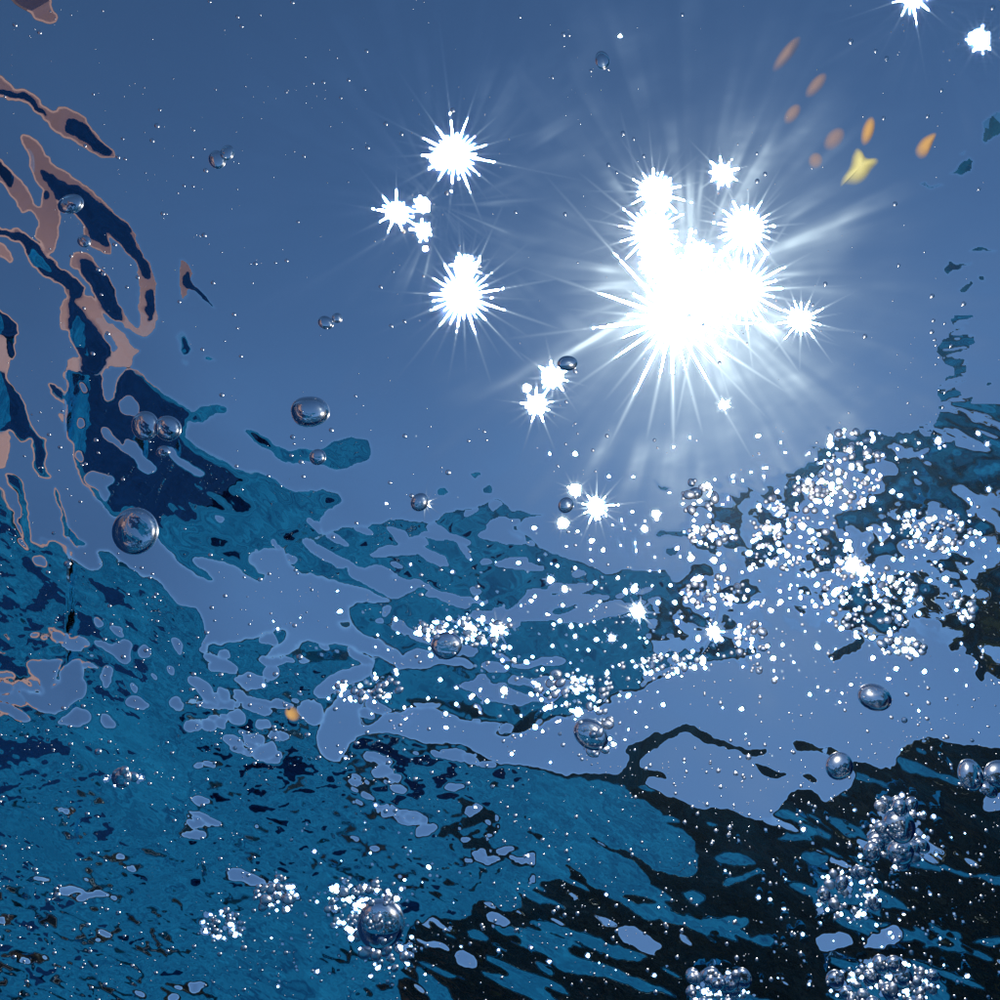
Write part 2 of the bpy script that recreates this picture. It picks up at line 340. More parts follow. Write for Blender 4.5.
for t_in, s, pts in (
    (54.5, 3, [(400,555),(415,558),(430,575),(428,581),(412,571),(402,563)]),
    (54.5, 3, [(356,562),(375,559),(381,568),(362,573)]),
    (54.0, 7, [(505,632),(535,640),(545,655),(525,670),(505,662)]),
    (SKY, 2, [(370,556),(385,548),(400,546),(410,540),(425,537),(432,540),(422,546),(435,553),(445,560),(450,570),(438,568),(425,560),(412,554),(395,555),(380,559),(372,559)]),
    (SKY, 2, [(430,525),(440,524),(450,533),(445,538),(435,532)]),
    (SKY, 2, [(461,545),(472,555),(471,563),(462,553)]),
    (SKY, 2, [(572,573),(580,570),(586,575),(578,578)]),
    (16.0, 2, [(387,573),(398,573),(399,579),(390,579)]),
    (SKY, 2, [(404,655),(430,650),(440,660),(425,668),(410,668),(402,665)]),
    (SKY, 2, [(412,703),(440,700),(452,704),(440,707),(420,707)]),
    (SKY, 2, [(463,707),(476,705),(484,710),(470,712)]),
    (SKY, 2.5, [(655,560),(690,556),(700,566),(680,572),(660,570)]),
    (SKY, 2.5, [(300,660),(312,655),(318,660),(308,666)]),
    (DARK, 2.5, [(300,655),(325,650),(350,650),(352,660),(330,664),(312,668)]),
    (DARK, 2.5, [(338,625),(350,622),(356,630),(348,636)]),
    (DARK, 2.0, [(405,700),(430,697),(460,700),(490,712),(500,720),(470,716),(440,704),(412,706)]),
    (DARK, 2.0, [(512,735),(520,725),(535,712),(545,706),(548,716),(535,728),(522,738)]),
    (DARK, 2.0, [(505,530),(525,538),(532,546),(518,540)]),
    (DARK, 2.0, [(590,565),(600,578),(604,590),(596,582)])):
    level(t_in, pts, s)
for pts in ([(497,515),(515,512),(530,515),(548,516),(530,519),(512,519)], [(440,490),(447,487),(452,493),(446,500),(439,497)],
            [(470,474),(480,472),(484,478),(474,480)], [(482,488),(492,487),(494,496),(486,495)],
            [(655,480),(662,488),(672,490),(662,492)], [(655,532),(680,532),(705,537),(690,540),(660,536)], [(665,548),(680,547),(676,556),(666,555)]):
    mirror(49.2, 0.6, pts)

# right: broken, foaming water
wr = np.zeros_like(T)
for pts, s in (([(690,500),(740,485),(780,478),(815,450),(850,425),(900,428),(950,425),(1060,395),(1060,680),(985,680),(950,640),(920,625),(895,655),(865,640),(830,628),(795,625),(765,600),(760,660),(690,665),(640,640),(660,590),(690,560)], 24),):
    w, sd = sdf(pts, 30); wr[w] = np.maximum(wr[w], sstep(-s, s, sd))
br = fbm(46, 22, -38, 61, 4, 0.55); br2 = fbm(26, 12, 25, 63, 3, 0.55)
q_br = 11.5 - 8.0 * br - 6.5 * br2 - 2.0 * sstep(880, 1000, PX)
T = boxblur(np.where(wr > 0.5 + 0.35 * br2, at_elev(q_br, TH0), T), 1)
colw = PX + 14 * fbm(30, 16, 0, 77, 3)
col = sstep(938, 950, colw) * (1 - sstep(966, 980, colw)) * sstep(300, 330, PY) * (1 - sstep(415, 425, PY))
T = np.where(col > .5, at_elev(8.0 - 24 * fbm(30, 6, -14, 71, 4, .6), TH0), T)
fan = sstep(915, 950, PX + 0.4 * (PY - 430)) * sstep(395, 412, PY) * (1 - sstep(450, 470, PY))
T = np.where(fan > .5, at_elev(10.0 - 14 * fbm(50, 8, 12, 73, 3, .6), TH0), T)
for t_in, m, pts in (
    (DARK, .6, [(941,492),(950,488),(958,500),(968,515),(974,527),(960,520),(950,508)]),
    (DARK, .6, [(827,658),(840,648),(855,644),(860,634),(867,640),(862,648),(850,653),(834,664)]),
    (DARK, .5, [(965,656),(972,640),(978,634),(978,643),(970,656)]),
    (DARK, .5, [(976,674),(980,664),(987,664),(988,674),(983,682)]),
    (DARK + 2, .5, [(918,458),(930,449),(945,442),(958,440),(952,455),(936,461)]),
    (DARK, .5, [(952,458),(965,453),(976,459),(966,464),(955,463)]),
    (DARK, .6, [(910,442),(925,440),(930,447),(915,450)]),
    (DARK, .6, [(910,458),(918,460),(926,475),(932,484),(922,482),(914,470)]),
    (DARK, .5, [(980,130),(988,116),(1010,110),(1010,135),(992,138),(985,145)]),
    (DARK, .5, [(956,174),(963,163),(972,157),(979,161),(972,172),(962,180),(950,176)]),
    (DARK, .4, [(958,156),(968,148),(964,156)]),
    (DARK, .4, [(920,184),(923,180),(930,186),(946,185),(932,189),(921,187)]),
    (DARK, .5, [(945,263),(951,263),(956,267),(976,262),(972,266),(956,271),(950,278),(946,274)]),
    (DARK, .4, [(970,251),(980,247),(1005,249),(980,252)]),
    (DARK, .4, [(956,290),(966,285),(974,280),(968,290),(960,294)]),
    (DARK, .4, [(980,280),(986,277),(988,281),(983,284)]),
    (DARK, .4, [(984,385),(992,382),(994,385),(986,388)])):
    mirror(t_in, m, pts)

# lower right: the trees, seen through the swell
level(DARK, [(622,784),(645,786),(662,795),(680,803),(692,810),(712,806),(730,805),(740,815),(758,820),(775,815),(780,805),(790,790),(800,788),(815,793),(825,806),(835,797),(850,790),(858,775),(850,766),(862,762),(880,768),(896,768),(900,755),(902,746),(920,738),(928,735),(945,738),(960,742),(975,745),(1000,748),(1150,748),(1150,1150),(410,1150),(400,985),(408,935),(415,918),(425,922),(432,915),(445,920),(470,918),(472,905),(480,902),(492,902),(505,912),(515,912),(525,905),(513,888),(520,886),(535,892),(545,882),(560,880),(570,885),(575,872),(565,866),(578,872),(588,885),(600,890),(620,895),(640,893),(655,885),(640,868),(612,852),(596,842),(590,838),(612,850),(640,862),(665,872),(692,880),(700,870),(695,845),(685,832),(665,824),(640,816),(612,813),(640,811),(660,814),(668,820),(655,808),(638,800)], 2.0)
q_blk = np.clip(7.0 + 4.5 * fbm(60, 18, 20, 81, 4, .6), 4.2, 12.5)
blk = sstep(740, 800, PY + 0.25 * (PX - 700)) * sstep(395, 440, PX + .5 * (PY - 900)) * (T < 48.6) * (T > at_elev(9.0, TH0))
T = np.where(blk > .5, at_elev(q_blk, TH0), T); stk = fbm(80, 15, 16, 83, 3, .55); stk2 = fbm(46, 12, 22, 85, 3, .5)
T = np.where((blk > .5) & (stk > .40), 50.2 + 4 * (stk - .4), T)
T = np.where((blk > .5) & (stk2 > .74), at_elev(10 + 30 * (stk2 - .74), TH0), T)
T = np.where(blk > .5, boxblur(T, 1), T)
blk = boxblur(boxblur(blk, 4), 4)
for t_in, s, pts in (
    (BLUE + .5, 1.8, [(528,922),(550,922),(575,930),(600,938),(622,947),(652,956),(640,962),(620,959),(600,951),(580,944),(555,935),(535,930)]),
    (BLUE + .5, 1.8, [(464,930),(480,930),(491,940),(482,944),(470,939)]),
    (BLUE + .5, 1.8, [(491,926),(505,923),(521,934),(512,938),(498,933)]),
    (BLUE + .5, 1.8, [(532,960),(545,965),(557,972),(545,974),(535,968)]),
    (BLUE + .5, 1.8, [(414,964),(425,970),(440,980),(455,995),(460,1020),(440,1020),(425,990),(418,978)]),
    (BLUE + .5, 1.8, [(572,846),(585,858),(600,873),(610,888),(625,897),(640,905),(655,907),(670,907),(680,915),(695,916),(715,918),(746,916),(752,925),(740,932),(715,933),(695,930),(680,925),(660,922),(640,918),(625,907),(610,897),(598,884),(585,879),(572,865)]),
    (BLUE + .5, 1.8, [(679,892),(692,889),(709,896),(700,905),(688,901)]),
    (BLUE + .5, 1.8, [(714,859),(730,852),(745,857),(758,865),(740,865),(725,865)]),
    (BLUE + .5, 1.8, [(721,884),(740,875),(760,867),(764,873),(745,881),(730,889)]),
    (BLUE + .5, 1.8, [(774,841),(790,833),(810,835),(816,842),(795,842)]),
    (BLUE + .5, 1.8, [(747,940),(765,934),(777,940),(770,949),(755,946)]),
    (BLUE + .5, 1.8, [(799,856),(820,851),(834,858),(825,866),(805,863)]),
    (BLUE, 2.5, [(812,892),(825,880),(850,875),(862,890),(850,905),(830,913),(812,907)]),
    (BLUE + .5, 1.8, [(921,946),(945,930),(952,924),(949,936),(930,946)]),
    (BLUE + .5, 1.8, [(970,945),(985,938),(1010,938),(1000,948),(980,948)]),
    (BLUE + .5, 2.2, [(850,985),(880,960),(915,958),(945,980),(955,1010),(840,1010)]),
    (BLUE + .5, 2.2, [(690,985),(705,975),(740,975),(750,1005),(690,1010)]),
    (SKY, 2.0, [(616,930),(625,925),(640,931),(655,941),(664,949),(650,953),(635,946),(620,939)]),
    (SKY, 2.0, [(487,915),(500,914),(512,922),(505,927),(495,923)]),
    (SKY, 2.0, [(451,952),(465,952),(477,962),(470,969),(458,963)]),
    (SKY, 2.2, [(816,937),(845,929),(857,940),(840,949),(820,951)]),
    (SKY, 2.2, [(868,937),(895,924),(904,935),(885,946),(866,949)]),
    (SKY, 2.5, [(982,812),(984,797),(1010,788),(1010,806),(990,812)]),
    (12.0, 2.5, [(474,949),(486,950),(484,963),(474,962)]),
    (12.0, 3.0, [(482,981),(500,984),(522,1000),(500,1006),(488,995)]),
    (12.5, 2.5, [(603,903),(616,908),(626,925),(612,920)]),
    (12.0, 2.5, [(574,918),(588,922),(600,930),(586,929)]),
    (12.0, 2.5, [(584,898),(596,896),(604,904),(592,908)]),
    (12.5, 2.5, [(620,963),(634,968),(650,975),(638,978),(626,972)]),
    (12.5, 2.5, [(686,830),(698,832),(708,840),(696,841)])):
    level(t_in, pts, s)
for t_in, m, pts in (
    (DARK, .6, [(624,750),(632,744),(645,741),(652,732),(660,733),(665,738),(680,728),(692,727),(705,735),(725,741),(738,747),(755,750),(772,752),(765,757),(748,756),(735,750),(722,746),(700,741),(688,733),(678,738),(660,745),(648,752),(640,760),(638,770),(650,770),(660,773),(668,780),(660,779),(648,776),(643,787),(620,786),(600,782),(585,779),(600,777),(618,778),(626,768),(630,758)]),
    (DARK, .5, [(751,764),(762,766),(775,772),(790,775),(780,780),(765,777)]),
    (DARK + 2, .5, [(792,742),(805,741),(815,748),(828,746),(842,756),(830,758),(815,753),(800,752)]),
    (DARK + 4, .5, [(802,775),(812,772),(818,782),(808,785)]),
    (DARK, .5, [(852,762),(870,766),(895,772),(880,778),(860,772)])):
    mirror(t_in, m, pts)

# transverse slope (degrees), and normals bent into sun stars and haze for this camera
TRV = 1.6 * fbm(140, 80, -30, 91, 3) + inm * (8.0 * fbm(30, 10, 20, 93, 4, .68)) + wr * 5 * fbm(30, 18, -20, 95, 4, .65) + blk * 9 * fbm(70, 20, 20, 97, 4, .6)
free = (T > 49.4) * (1 - np.clip(wl_, 0, 1)) * (1 - np.clip(wc * 1.5, 0, 1)) * (1 - blk)
T = np.where(free > .3, np.maximum(T + free * (2.6 * fbm(36, 11, 34, 181, 4, .62) - .6), 49.5), T)
T = boxblur(T, 1)
T = np.clip(T, -30, 66)
tau = np.radians(TH0 - T)
rh = D[..., :2] / np.maximum(np.linalg.norm(D[..., :2], axis=-1, keepdims=True), 1e-6)
tr = np.tan(np.radians(TRV))
NRM = np.stack([np.sin(tau) * rh[..., 0] - tr * rh[..., 1], np.sin(tau) * rh[..., 1] + tr * rh[..., 0], np.cos(tau)], -1)
NRM /= np.linalg.norm(NRM, axis=-1, keepdims=True)
NS = IOR * D - SUN
NS /= np.linalg.norm(NS, axis=-1, keepdims=True)     # the tilt that turns the view into the sun

CLUSTERS = [  # x, y, rx, ry, count, rmin, rmax, phrase
 (897,832,30,36,44,2.5,10,'grape like cluster over the dark trees'),
 (848,895,32,26,34,1.6,7,'loose froth below the grape like cluster'),
 (885,985,54,24,70,1.8,9,'froth mound at the bottom right edge'),
 (718,988,34,18,36,1.8,8,'froth at the bottom edge right of middle'),
 (362,908,36,30,56,1.6,5,'froth round the large bubble at lower left'),
 (390,955,28,14,18,2,6,'froth below the large bubble at lower left'),
 (276,895,22,20,24,2,6,'small froth patch at lower left'),
 (224,924,22,14,26,1.6,4,'froth strip at far lower left'),
 (465,632,52,14,46,1.5,4,'row of white glints in the middle'),
 (368,690,34,14,26,1.5,4,'froth left of the middle'),
 (698,500,16,20,22,2,7,'froth below the main sun'),
 (712,535,26,10,22,1.5,4,'froth streak below the main sun'),
 (772,520,20,22,14,2,4,'froth left of the orange glint'),
 (812,490,20,16,16,2,5,'froth round the orange glint'),
 (852,470,34,42,46,1.5,4.5,'broken froth high on the right'),
 (715,592,34,16,30,1.5,4,'froth on the teal swell right of centre'),
 (672,665,34,12,28,1.5,4,'froth on the lower edge of the teal swell'),
 (575,692,45,22,40,1.5,5,'froth trail in the middle'),
 (602,735,14,24,18,2,6,'froth round the bubble at the dark arch'),
 (870,600,50,36,70,1.5,4,'wide froth field at right'),
 (935,530,46,22,46,1.5,4,'froth above the wide field at right'),
 (962,608,16,18,14,2,5,'froth patch by the right edge'),
 (905,648,24,12,18,2,5,'froth under the wide field at right'),
 (800,545,50,40,44,1.5,4,'scattered froth right of centre'),
 (750,640,20,18,14,1.5,5,'froth at the right end of the teal swell'),
 (120,778,20,8,8,1.5,5,'froth in the fine ripples at lower left'),
 (940,345,14,60,10,1.2,2.4,'thin dark column at the right edge')]
GLINTS = [  # x, y, core radius, spike reach; lens stars shaped into the normals
 (672,318,33,3.7),(700,300,28,3.0),(655,192,18,2.6),(652,232,24,2.2),(660,262,22,1.6),(742,290,29,2.4),(746,228,19,2.8),(700,254,12,2.2),(722,173,9,3.2),
 (801,320,12,3.4),(724,405,4.5,3),(455,154,23,3.1),(438,160,11,2),(463,296,24,3.1),(465,266,12,2.6),(396,213,12,3.9),(423,205,7,3),(423,231,7.5,3),(425,249,3.5,1.6),
 (527,388,5,1.8),(554,377,9,3.1),(537,405,9,3.4),(575,490,7,2),(596,507,8,3.8),(563,523,6.5,1.8),(425,503,5.5,2.8),(656,514,4.2,2.4),(645,529,3.8,2),
 (638,612,6.5,3),(612,638,5,1.8),(550,580,4.6,2),(565,589,3.8,2),(634,589,4,2),(714,632,6.5,2.6),(698,638,3,1.8),(853,566,6.5,3),(498,630,7,2.8),(470,630,6.5,2),
 (440,629,5.5,2),(462,622,4.5,2),(980,40,10,3.2),(912,-4,14,4.2),(691,558,4,1.6),(714,560,4,1.6),(723,568,3.6,1.6),(770,529,4.5,1.5),(578,712,5.5,1.6),(553,686,5.5,1.5),(504,690,4.5,1.5),
 (808,482,4.5,1.6),(812,492,5.5,1.4),(850,450,4.5,1.3),(905,650,4.5,1.3),(918,645,4.5,1.3),(964,612,3.5,1.3),(620,36,3,1.4),(947,540,4.5,1.3),(931,520,4,1.3)]
rgl = random.Random(77)
for cx, cy, rx, ry, n, r0, r1, ph in CLUSTERS:
    if 'column' in ph: continue
    for k in range(max(5, int(n * 1.3))):
        a = rgl.uniform(0, 6.283); q = math.sqrt(rgl.random()) * 1.05
        GLINTS.append((cx + rx * q * math.cos(a), cy + ry * q * math.sin(a), (1.0 if cy < 800 else 1.6) + 2.9 * rgl.random() ** 3.0, 1.6))
while len(GLINTS) < 1950:
    x = rgl.uniform(250, 1010); y = rgl.uniform(430, 1000)
    a = math.exp(-((x - 830) / 170) ** 2 - ((y - 560) / 95) ** 2) + .6 * math.exp(-((x - 540) / 200) ** 2 - ((y - 640) / 80) ** 2)
    a += .35 * math.exp(-((x - 350) / 80) ** 2 - ((y - 920) / 50) ** 2) + .45 * math.exp(-((x - 880) / 110) ** 2 - ((y - 905) / 90) ** 2) + .22 * math.exp(-((x - 400) / 170) ** 2 - ((y - 930) / 80) ** 2)
    if rgl.random() < a: GLINTS.append((x, y, 0.62 + 2.0 * rgl.random() ** 4 + (1.6 if rgl.random() < .03 else 0), 1.8))
GW = np.zeros((N, N)); GH = np.zeros((N, N))
rg = np.random.default_rng(5)
for gx, gy, R, reach in GLINTS:
    L = R * reach * 1.4 + 4
    i0 = max(0, int((gx - L * 1.5 - LO) / STEP)); i1 = min(N, int((gx + L * 1.5 - LO) / STEP) + 2)
    j0 = max(0, int((gy - L * 1.5 - LO) / STEP)); j1 = min(N, int((gy + L * 1.5 - LO) / STEP) + 2)
    s = (slice(j0, j1), slice(i0, i1))
    x = PX[s] - gx; y = PY[s] - gy; r = np.hypot(x, y) + 1e-6; a = np.arctan2(y, x)
    wob = 1 + 0.10 * np.sin(3 * a + rg.uniform(0, 6)) + 0.07 * np.sin(5 * a + rg.uniform(0, 6))
    m = sstep(1.2, -1.2, r - 0.54 * R * wob)
    n = 26 if R > 15 else (18 if R > 6 else 12)
    base = rg.uniform(0, 6.28)
    for k in range(n):
        ph = base + 2 * math.pi * (k + rg.uniform(-.1, .1)) / n
        ln = R * (1 + (reach - 1) * rg.uniform(.6, 1.1) * (1.0 if k % 2 else .5))
        u = x * math.cos(ph) + y * math.sin(ph); v = np.abs(-x * math.sin(ph) + y * math.cos(ph))
        wd = max(1.5 if R > 5 else 1.2, 0.065 * R) * np.clip(1 - u / ln, 0, 1) ** 1.15
        wd0 = max(1.7, 0.12 * R)
        m = np.maximum(m, sstep(0.5, -0.5, v - wd) * (u > 0) * sstep(0.0, 0.25, 1 - u / ln))
        soft = (0.86 if R > 5 else 0.0) * np.exp(-(v / (wd0 * (0.4 + 0.6 * np.clip(1 - u / (1.9 * ln), 0, 1)))) ** 2) * (u > 0) * np.clip(1 - u / (1.9 * ln), 0, 1) ** .5
        GH[s] = np.maximum(GH[s], soft)
    GW[s] = np.maximum(GW[s], m)
    streak = 0.72 + 0.28 * np.sin(a * n * .5 + 2 * np.sin(a * 3 + base)) * np.sin(a * 11 + base)
    if R > 4.2: GH[s] = np.maximum(GH[s], 0.86 * np.exp(-(np.maximum(r - .7 * R, 0) / (0.5 * R + 2)) ** 1.2) * streak)
# sun haze and rays put into the normals round the main glints
for gx, gy, S_, amp in ((690, 280, 270, .93), (440, 205, 200, .76), (930, 0, 150, .6)):
    x = PX - gx; y = PY - gy; r = np.hypot(x, y); a = np.arctan2(y, x)
    st = 0.55 + 0.45 * noise(0.11, 60, 0, 131, X=a + 0 * x, Y=r)
    st2 = 0.6 + 0.4 * noise(0.045, 90, 0, 137, X=a + 0 * x, Y=r)
    GH = np.maximum(GH, amp * np.exp(-(r / S_) ** 1.35) * (0.28 + 1.25 * st * st2) * (0.9 + 0.5 * fbm(100, 50, -35, 151, 4, .6)))
GH = np.clip(GH, 0, .9)
def blend(A, B, w):
    C = A * (1 - w[..., None]) + B * w[..., None]
    return C / np.linalg.norm(C, axis=-1, keepdims=True)
GH *= sstep(48.6, 46.5, T)
NF = blend(NRM, NS, GH)
NF = blend(NF, NS, GW)
edge = np.minimum.reduce([PX - LO, HI - PX, PY - LO, HI - PY])
GENTLE = np.stack([0.03 * fbm(60, 40, 10, 171, 3), 0.03 * fbm(60, 40, 10, 173, 3), np.ones((N, N))], -1)
NF = blend(GENTLE, NF, sstep(0, 50, edge))

# wave heights: the same slopes summed along the view, kept small and level on the whole
Rr = DEPTH * np.tan(np.radians(TH0))
dr = np.diff(Rr, axis=0, prepend=Rr[:1])
h = np.cumsum(-np.tan(np.clip(tau, -.35, .35)) * dr, axis=0)
h = boxblur(h - boxblur(boxblur(h, 40), 40), 7)
h = 0.008 * np.tanh(h / 0.008)
# small mesh ramps added under the sun stars so their normals refract
FLAT = D[..., :2] * (DEPTH / D[..., 2])[..., None]
for gx, gy, R, reach in GLINTS:
    if gy < 440: continue
    w_ = 2.4 * R + 4
    i0 = max(0, int((gx - w_ - LO) / STEP)); i1 = min(N, int((gx + w_ - LO) / STEP) + 2)
    j0 = max(0, int((gy - w_ - LO) / STEP)); j1 = min(N, int((gy + w_ - LO) / STEP) + 2)
    if i1 - i0 < 3 or j1 - j0 < 3: continue
    s = (slice(j0, j1), slice(i0, i1))
    ci = min(N - 1, max(0, int(round((gx - LO) / STEP)))); cj = min(N - 1, max(0, int(round((gy - LO) / STEP))))
    nx, ny = NS[cj, ci, :2] / np.linalg.norm(NS[cj, ci, :2])
    g = np.exp(-((np.hypot(PX[s] - gx, PY[s] - gy)) / (1.5 * R + 1.8)) ** 2)
    ramp = -0.62 * ((FLAT[s][..., 0] - FLAT[cj, ci, 0]) * nx + (FLAT[s][..., 1] - FLAT[cj, ci, 1]) * ny)
    h[s] = h[s] * (1 - g) + (h[cj, ci] + ramp) * g
h *= sstep(0, 50, edge)
POS = D * ((DEPTH + h) / D[..., 2])[..., None]

# ------------------------------------------------------------------ pool, ground
PX0, PX1, PY0, PY1 = -1.75, 4.2, -2.2, 6.4
FLOOR_Z, DECK_Z = -1.2, 0.72

def water_mesh():
    V = POS.reshape(-1, 3); NV = NF.reshape(-1, 3)
    idx = np.arange(N * N).reshape(N, N)
    # grid rows run from the near edge (small y) to the far edge: keep faces pointing up
    q = np.stack([idx[:-1, :-1], idx[:-1, 1:], idx[1:, 1:], idx[1:, :-1]], -1).reshape(-1, 4)
    loop = np.concatenate([idx[0, :-1], idx[:-1, -1], idx[-1, :0:-1], idx[:0:-1, 0]])
    cx, cy = V[loop, 0], V[loop, 1]
    c = np.array([V[loop, 0].mean(), V[loop, 1].mean()])
    vx = cx - c[0]; vy = cy - c[1]
    with np.errstate(divide='ignore'):
        tx = np.where(vx > 0, (PX1 - c[0]) / vx, np.where(vx < 0, (PX0 - c[0]) / vx, 1e9))
        ty = np.where(vy > 0, (PY1 - c[1]) / vy, np.where(vy < 0, (PY0 - c[1]) / vy, 1e9))
    t = np.minimum(tx, ty)
    rings = [loop]; VV = [V]; NN = [NV]; base = len(V)
    for f in (0.03, 0.1, 0.25, 0.5, 0.75, 1.0):
        k = 1 + (np.maximum(t, 1.0) - 1) * f
        ring = np.stack([c[0] + vx * k, c[1] + vy * k, np.full(len(loop), DEPTH)], -1)
        tl = 0.10 * np.stack([np.sin(ring[:, 0] * 9 + ring[:, 1] * 4), np.cos(ring[:, 1] * 8 - ring[:, 0] * 5)], -1)
        nn = np.concatenate([tl, np.ones((len(loop), 1))], -1)
        VV.append(ring); NN.append(nn / np.linalg.norm(nn, axis=-1, keepdims=True))
        rings.append(base + np.arange(len(loop))); base += len(loop)
    Q = [q]
    for a, b in zip(rings[:-1], rings[1:]):
        a2 = np.roll(a, -1); b2 = np.roll(b, -1)
        Q.append(np.stack([a2, a, b, b2], -1))
    V = np.concatenate(VV); NV = np.concatenate(NN); F = np.concatenate(Q)
    me = bpy.data.meshes.new('water')
    me.vertices.add(len(V)); me.vertices.foreach_set('co', V.astype(np.float32).ravel())
    me.loops.add(F.size); me.loops.foreach_set('vertex_index', F.astype(np.int32).ravel())
    me.polygons.add(len(F))
    me.polygons.foreach_set('loop_start', np.arange(0, F.size, 4, dtype=np.int32))
    me.polygons.foreach_set('use_smooth', np.ones(len(F), bool))
    me.update(calc_edges=True)
    # check the winding
    a, b, c_ = V[F[0][0]], V[F[0][1]], V[F[0][2]]
    if np.cross(b - a, c_ - a)[2] < 0: me.flip_normals()
    at = me.attributes.new('ripple_and_glint_normal', 'FLOAT_VECTOR', 'POINT')
    at.data.foreach_set('vector', NV.astype(np.float32).ravel())
    return me

def water_material():
    m = bpy.data.materials.new('clear_water'); m.use_nodes = True
    nt = m.node_tree; nt.nodes.clear()
    out = nt.nodes.new('ShaderNodeOutputMaterial')
    at = nt.nodes.new('ShaderNodeAttribute'); at.attribute_name = 'ripple_and_glint_normal'
    neg = nt.nodes.new('ShaderNodeVectorMath'); neg.operation = 'SCALE'; neg.inputs['Scale'].default_value = -1.0
    nrm = nt.nodes.new('ShaderNodeVectorMath'); nrm.operation = 'NORMALIZE'
    nt.links.new(at.outputs['Vector'], neg.inputs[0]); nt.links.new(neg.outputs[0], nrm.inputs[0])
    def glass(r):
        g = nt.nodes.new('ShaderNodeBsdfGlass'); g.distribution = 'GGX'
        g.inputs['Roughness'].default_value = r; g.inputs['IOR'].default_value = IOR
        g.inputs['Color'].default_value = (0.73, 0.925, 1.0, 1)
        nt.links.new(nrm.outputs[0], g.inputs['Normal']); return g
    a, b, c = glass(0.0), glass(0.30), glass(0.55)
    m1 = nt.nodes.new('ShaderNodeMixShader'); m1.inputs[0].default_value = 0.82
    nt.links.new(b.outputs[0], m1.inputs[1]); nt.links.new(c.outputs[0], m1.inputs[2])
    m2 = nt.nodes.new('ShaderNodeMixShader'); m2.inputs[0].default_value = 0.015
    nt.links.new(a.outputs[0], m2.inputs[1]); nt.links.new(m1.outputs[0], m2.inputs[2])
    nt.links.new(m2.outputs[0], out.inputs['Surface'])
    return m

wme = water_mesh(); wme.materials.append(water_material())
water = tag(link('water_surface', wme), kind='structure')
water.visible_shadow = False                # daylight reaches what is in the pool

def tile_material(name, c1, c2, scale=24):
    m = bpy.data.materials.new(name); m.use_nodes = True
    nt = m.node_tree; b = nt.nodes['Principled BSDF']
    tc = nt.nodes.new('ShaderNodeTexCoord')
    br = nt.nodes.new('ShaderNodeTexVoronoi'); br.distance = 'CHEBYCHEV'; br.inputs['Scale'].default_value = scale; br.inputs['Randomness'].default_value = 0.05
    nz = nt.nodes.new('ShaderNodeTexNoise'); nz.inputs['Scale'].default_value = 4.5; nz.inputs['Detail'].default_value = 8; nz.inputs['Roughness'].default_value = 0.62
    mix = nt.nodes.new('ShaderNodeMix'); mix.data_type = 'RGBA'
    mix.inputs[6].default_value = (*c1, 1); mix.inputs[7].default_value = (*c2, 1)
    add = nt.nodes.new('ShaderNodeMath'); add.operation = 'MULTIPLY_ADD'; add.inputs[1].default_value = 0.4; add.use_clamp = True
    sep = nt.nodes.new('ShaderNodeSeparateColor')
    nt.links.new(tc.outputs['Object'], br.inputs['Vector']); nt.links.new(tc.outputs['Object'], nz.inputs['Vector'])
    nt.links.new(br.outputs['Color'], sep.inputs[0]); nt.links.new(sep.outputs[0], add.inputs[0])
    off = nt.nodes.new('ShaderNodeMath'); off.operation = 'MULTIPLY_ADD'; off.inputs[1].default_value = 2.2; off.inputs[2].default_value = -0.85
    nt.links.new(nz.outputs[0], off.inputs[0]); nt.links.new(off.outputs[0], add.inputs[2])
    nt.links.new(add.outputs[0], mix.inputs[0]); nt.links.new(mix.outputs[2], b.inputs['Base Color'])
    b.inputs['Roughness'].default_value = 0.9; b.inputs['Specular IOR Level'].default_value = 0.02
    return m

tile = tile_material('blue_mosaic', (0.005, 0.075, 0.20), (0.018, 0.26, 0.50))
me = mesh_from('pool_floor', [(PX0, PY0, FLOOR_Z), (PX1, PY0, FLOOR_Z), (PX1, PY1, FLOOR_Z), (PX0, PY1, FLOOR_Z)], [(0, 1, 2, 3)], tile)
tag(link('pool_floor', me), kind='structure')
sides = tile_material('navy_mosaic', (0.010, 0.050, 0.16), (0.020, 0.10, 0.30))
ends = tile_material('shade_lifted_mosaic', (0.03, 0.16, 0.40), (0.06, 0.30, 0.62))  # end walls coloured lighter to make up for missing skylight in the shade
for name, mat_, boxes in (
    ('pool_side_wall', sides, (((PX0 - .3, PY0 - .3, FLOOR_Z), (PX0, PY1 + .3, DECK_Z - .06)), ((PX1, PY0 - .3, FLOOR_Z), (PX1 + .3, PY1 + .3, DECK_Z - .06)))),
    ('pool_end_wall', ends, (((PX0, PY1, FLOOR_Z), (PX1, PY1 + .3, DECK_Z - .06)), ((PX0, PY0 - .3, FLOOR_Z), (PX1, PY0, DECK_Z - .06))))):
    v = []; f = []
    for lo, hi in boxes: box(v, f, lo, hi)
    tag(link(name, mesh_from(name, v, f, mat_)), kind='structure')
v = []; f = []
deck_m = principled('deck_stone', (0.36, 0.33, 0.29), 0.8, 3, 0.15, 0.1)
B = 300.0
for lo, hi in (((-B, -B), (PX0, B)), ((PX1, -B), (B, B)), ((PX0, PY1), (PX1, B)), ((PX0, -B), (PX1, PY0))):
    box(v, f, (lo[0], lo[1], DECK_Z - .06 + .003), (hi[0], hi[1], DECK_Z))
tag(link('ground', mesh_from('ground', v, f, deck_m)), kind='structure')

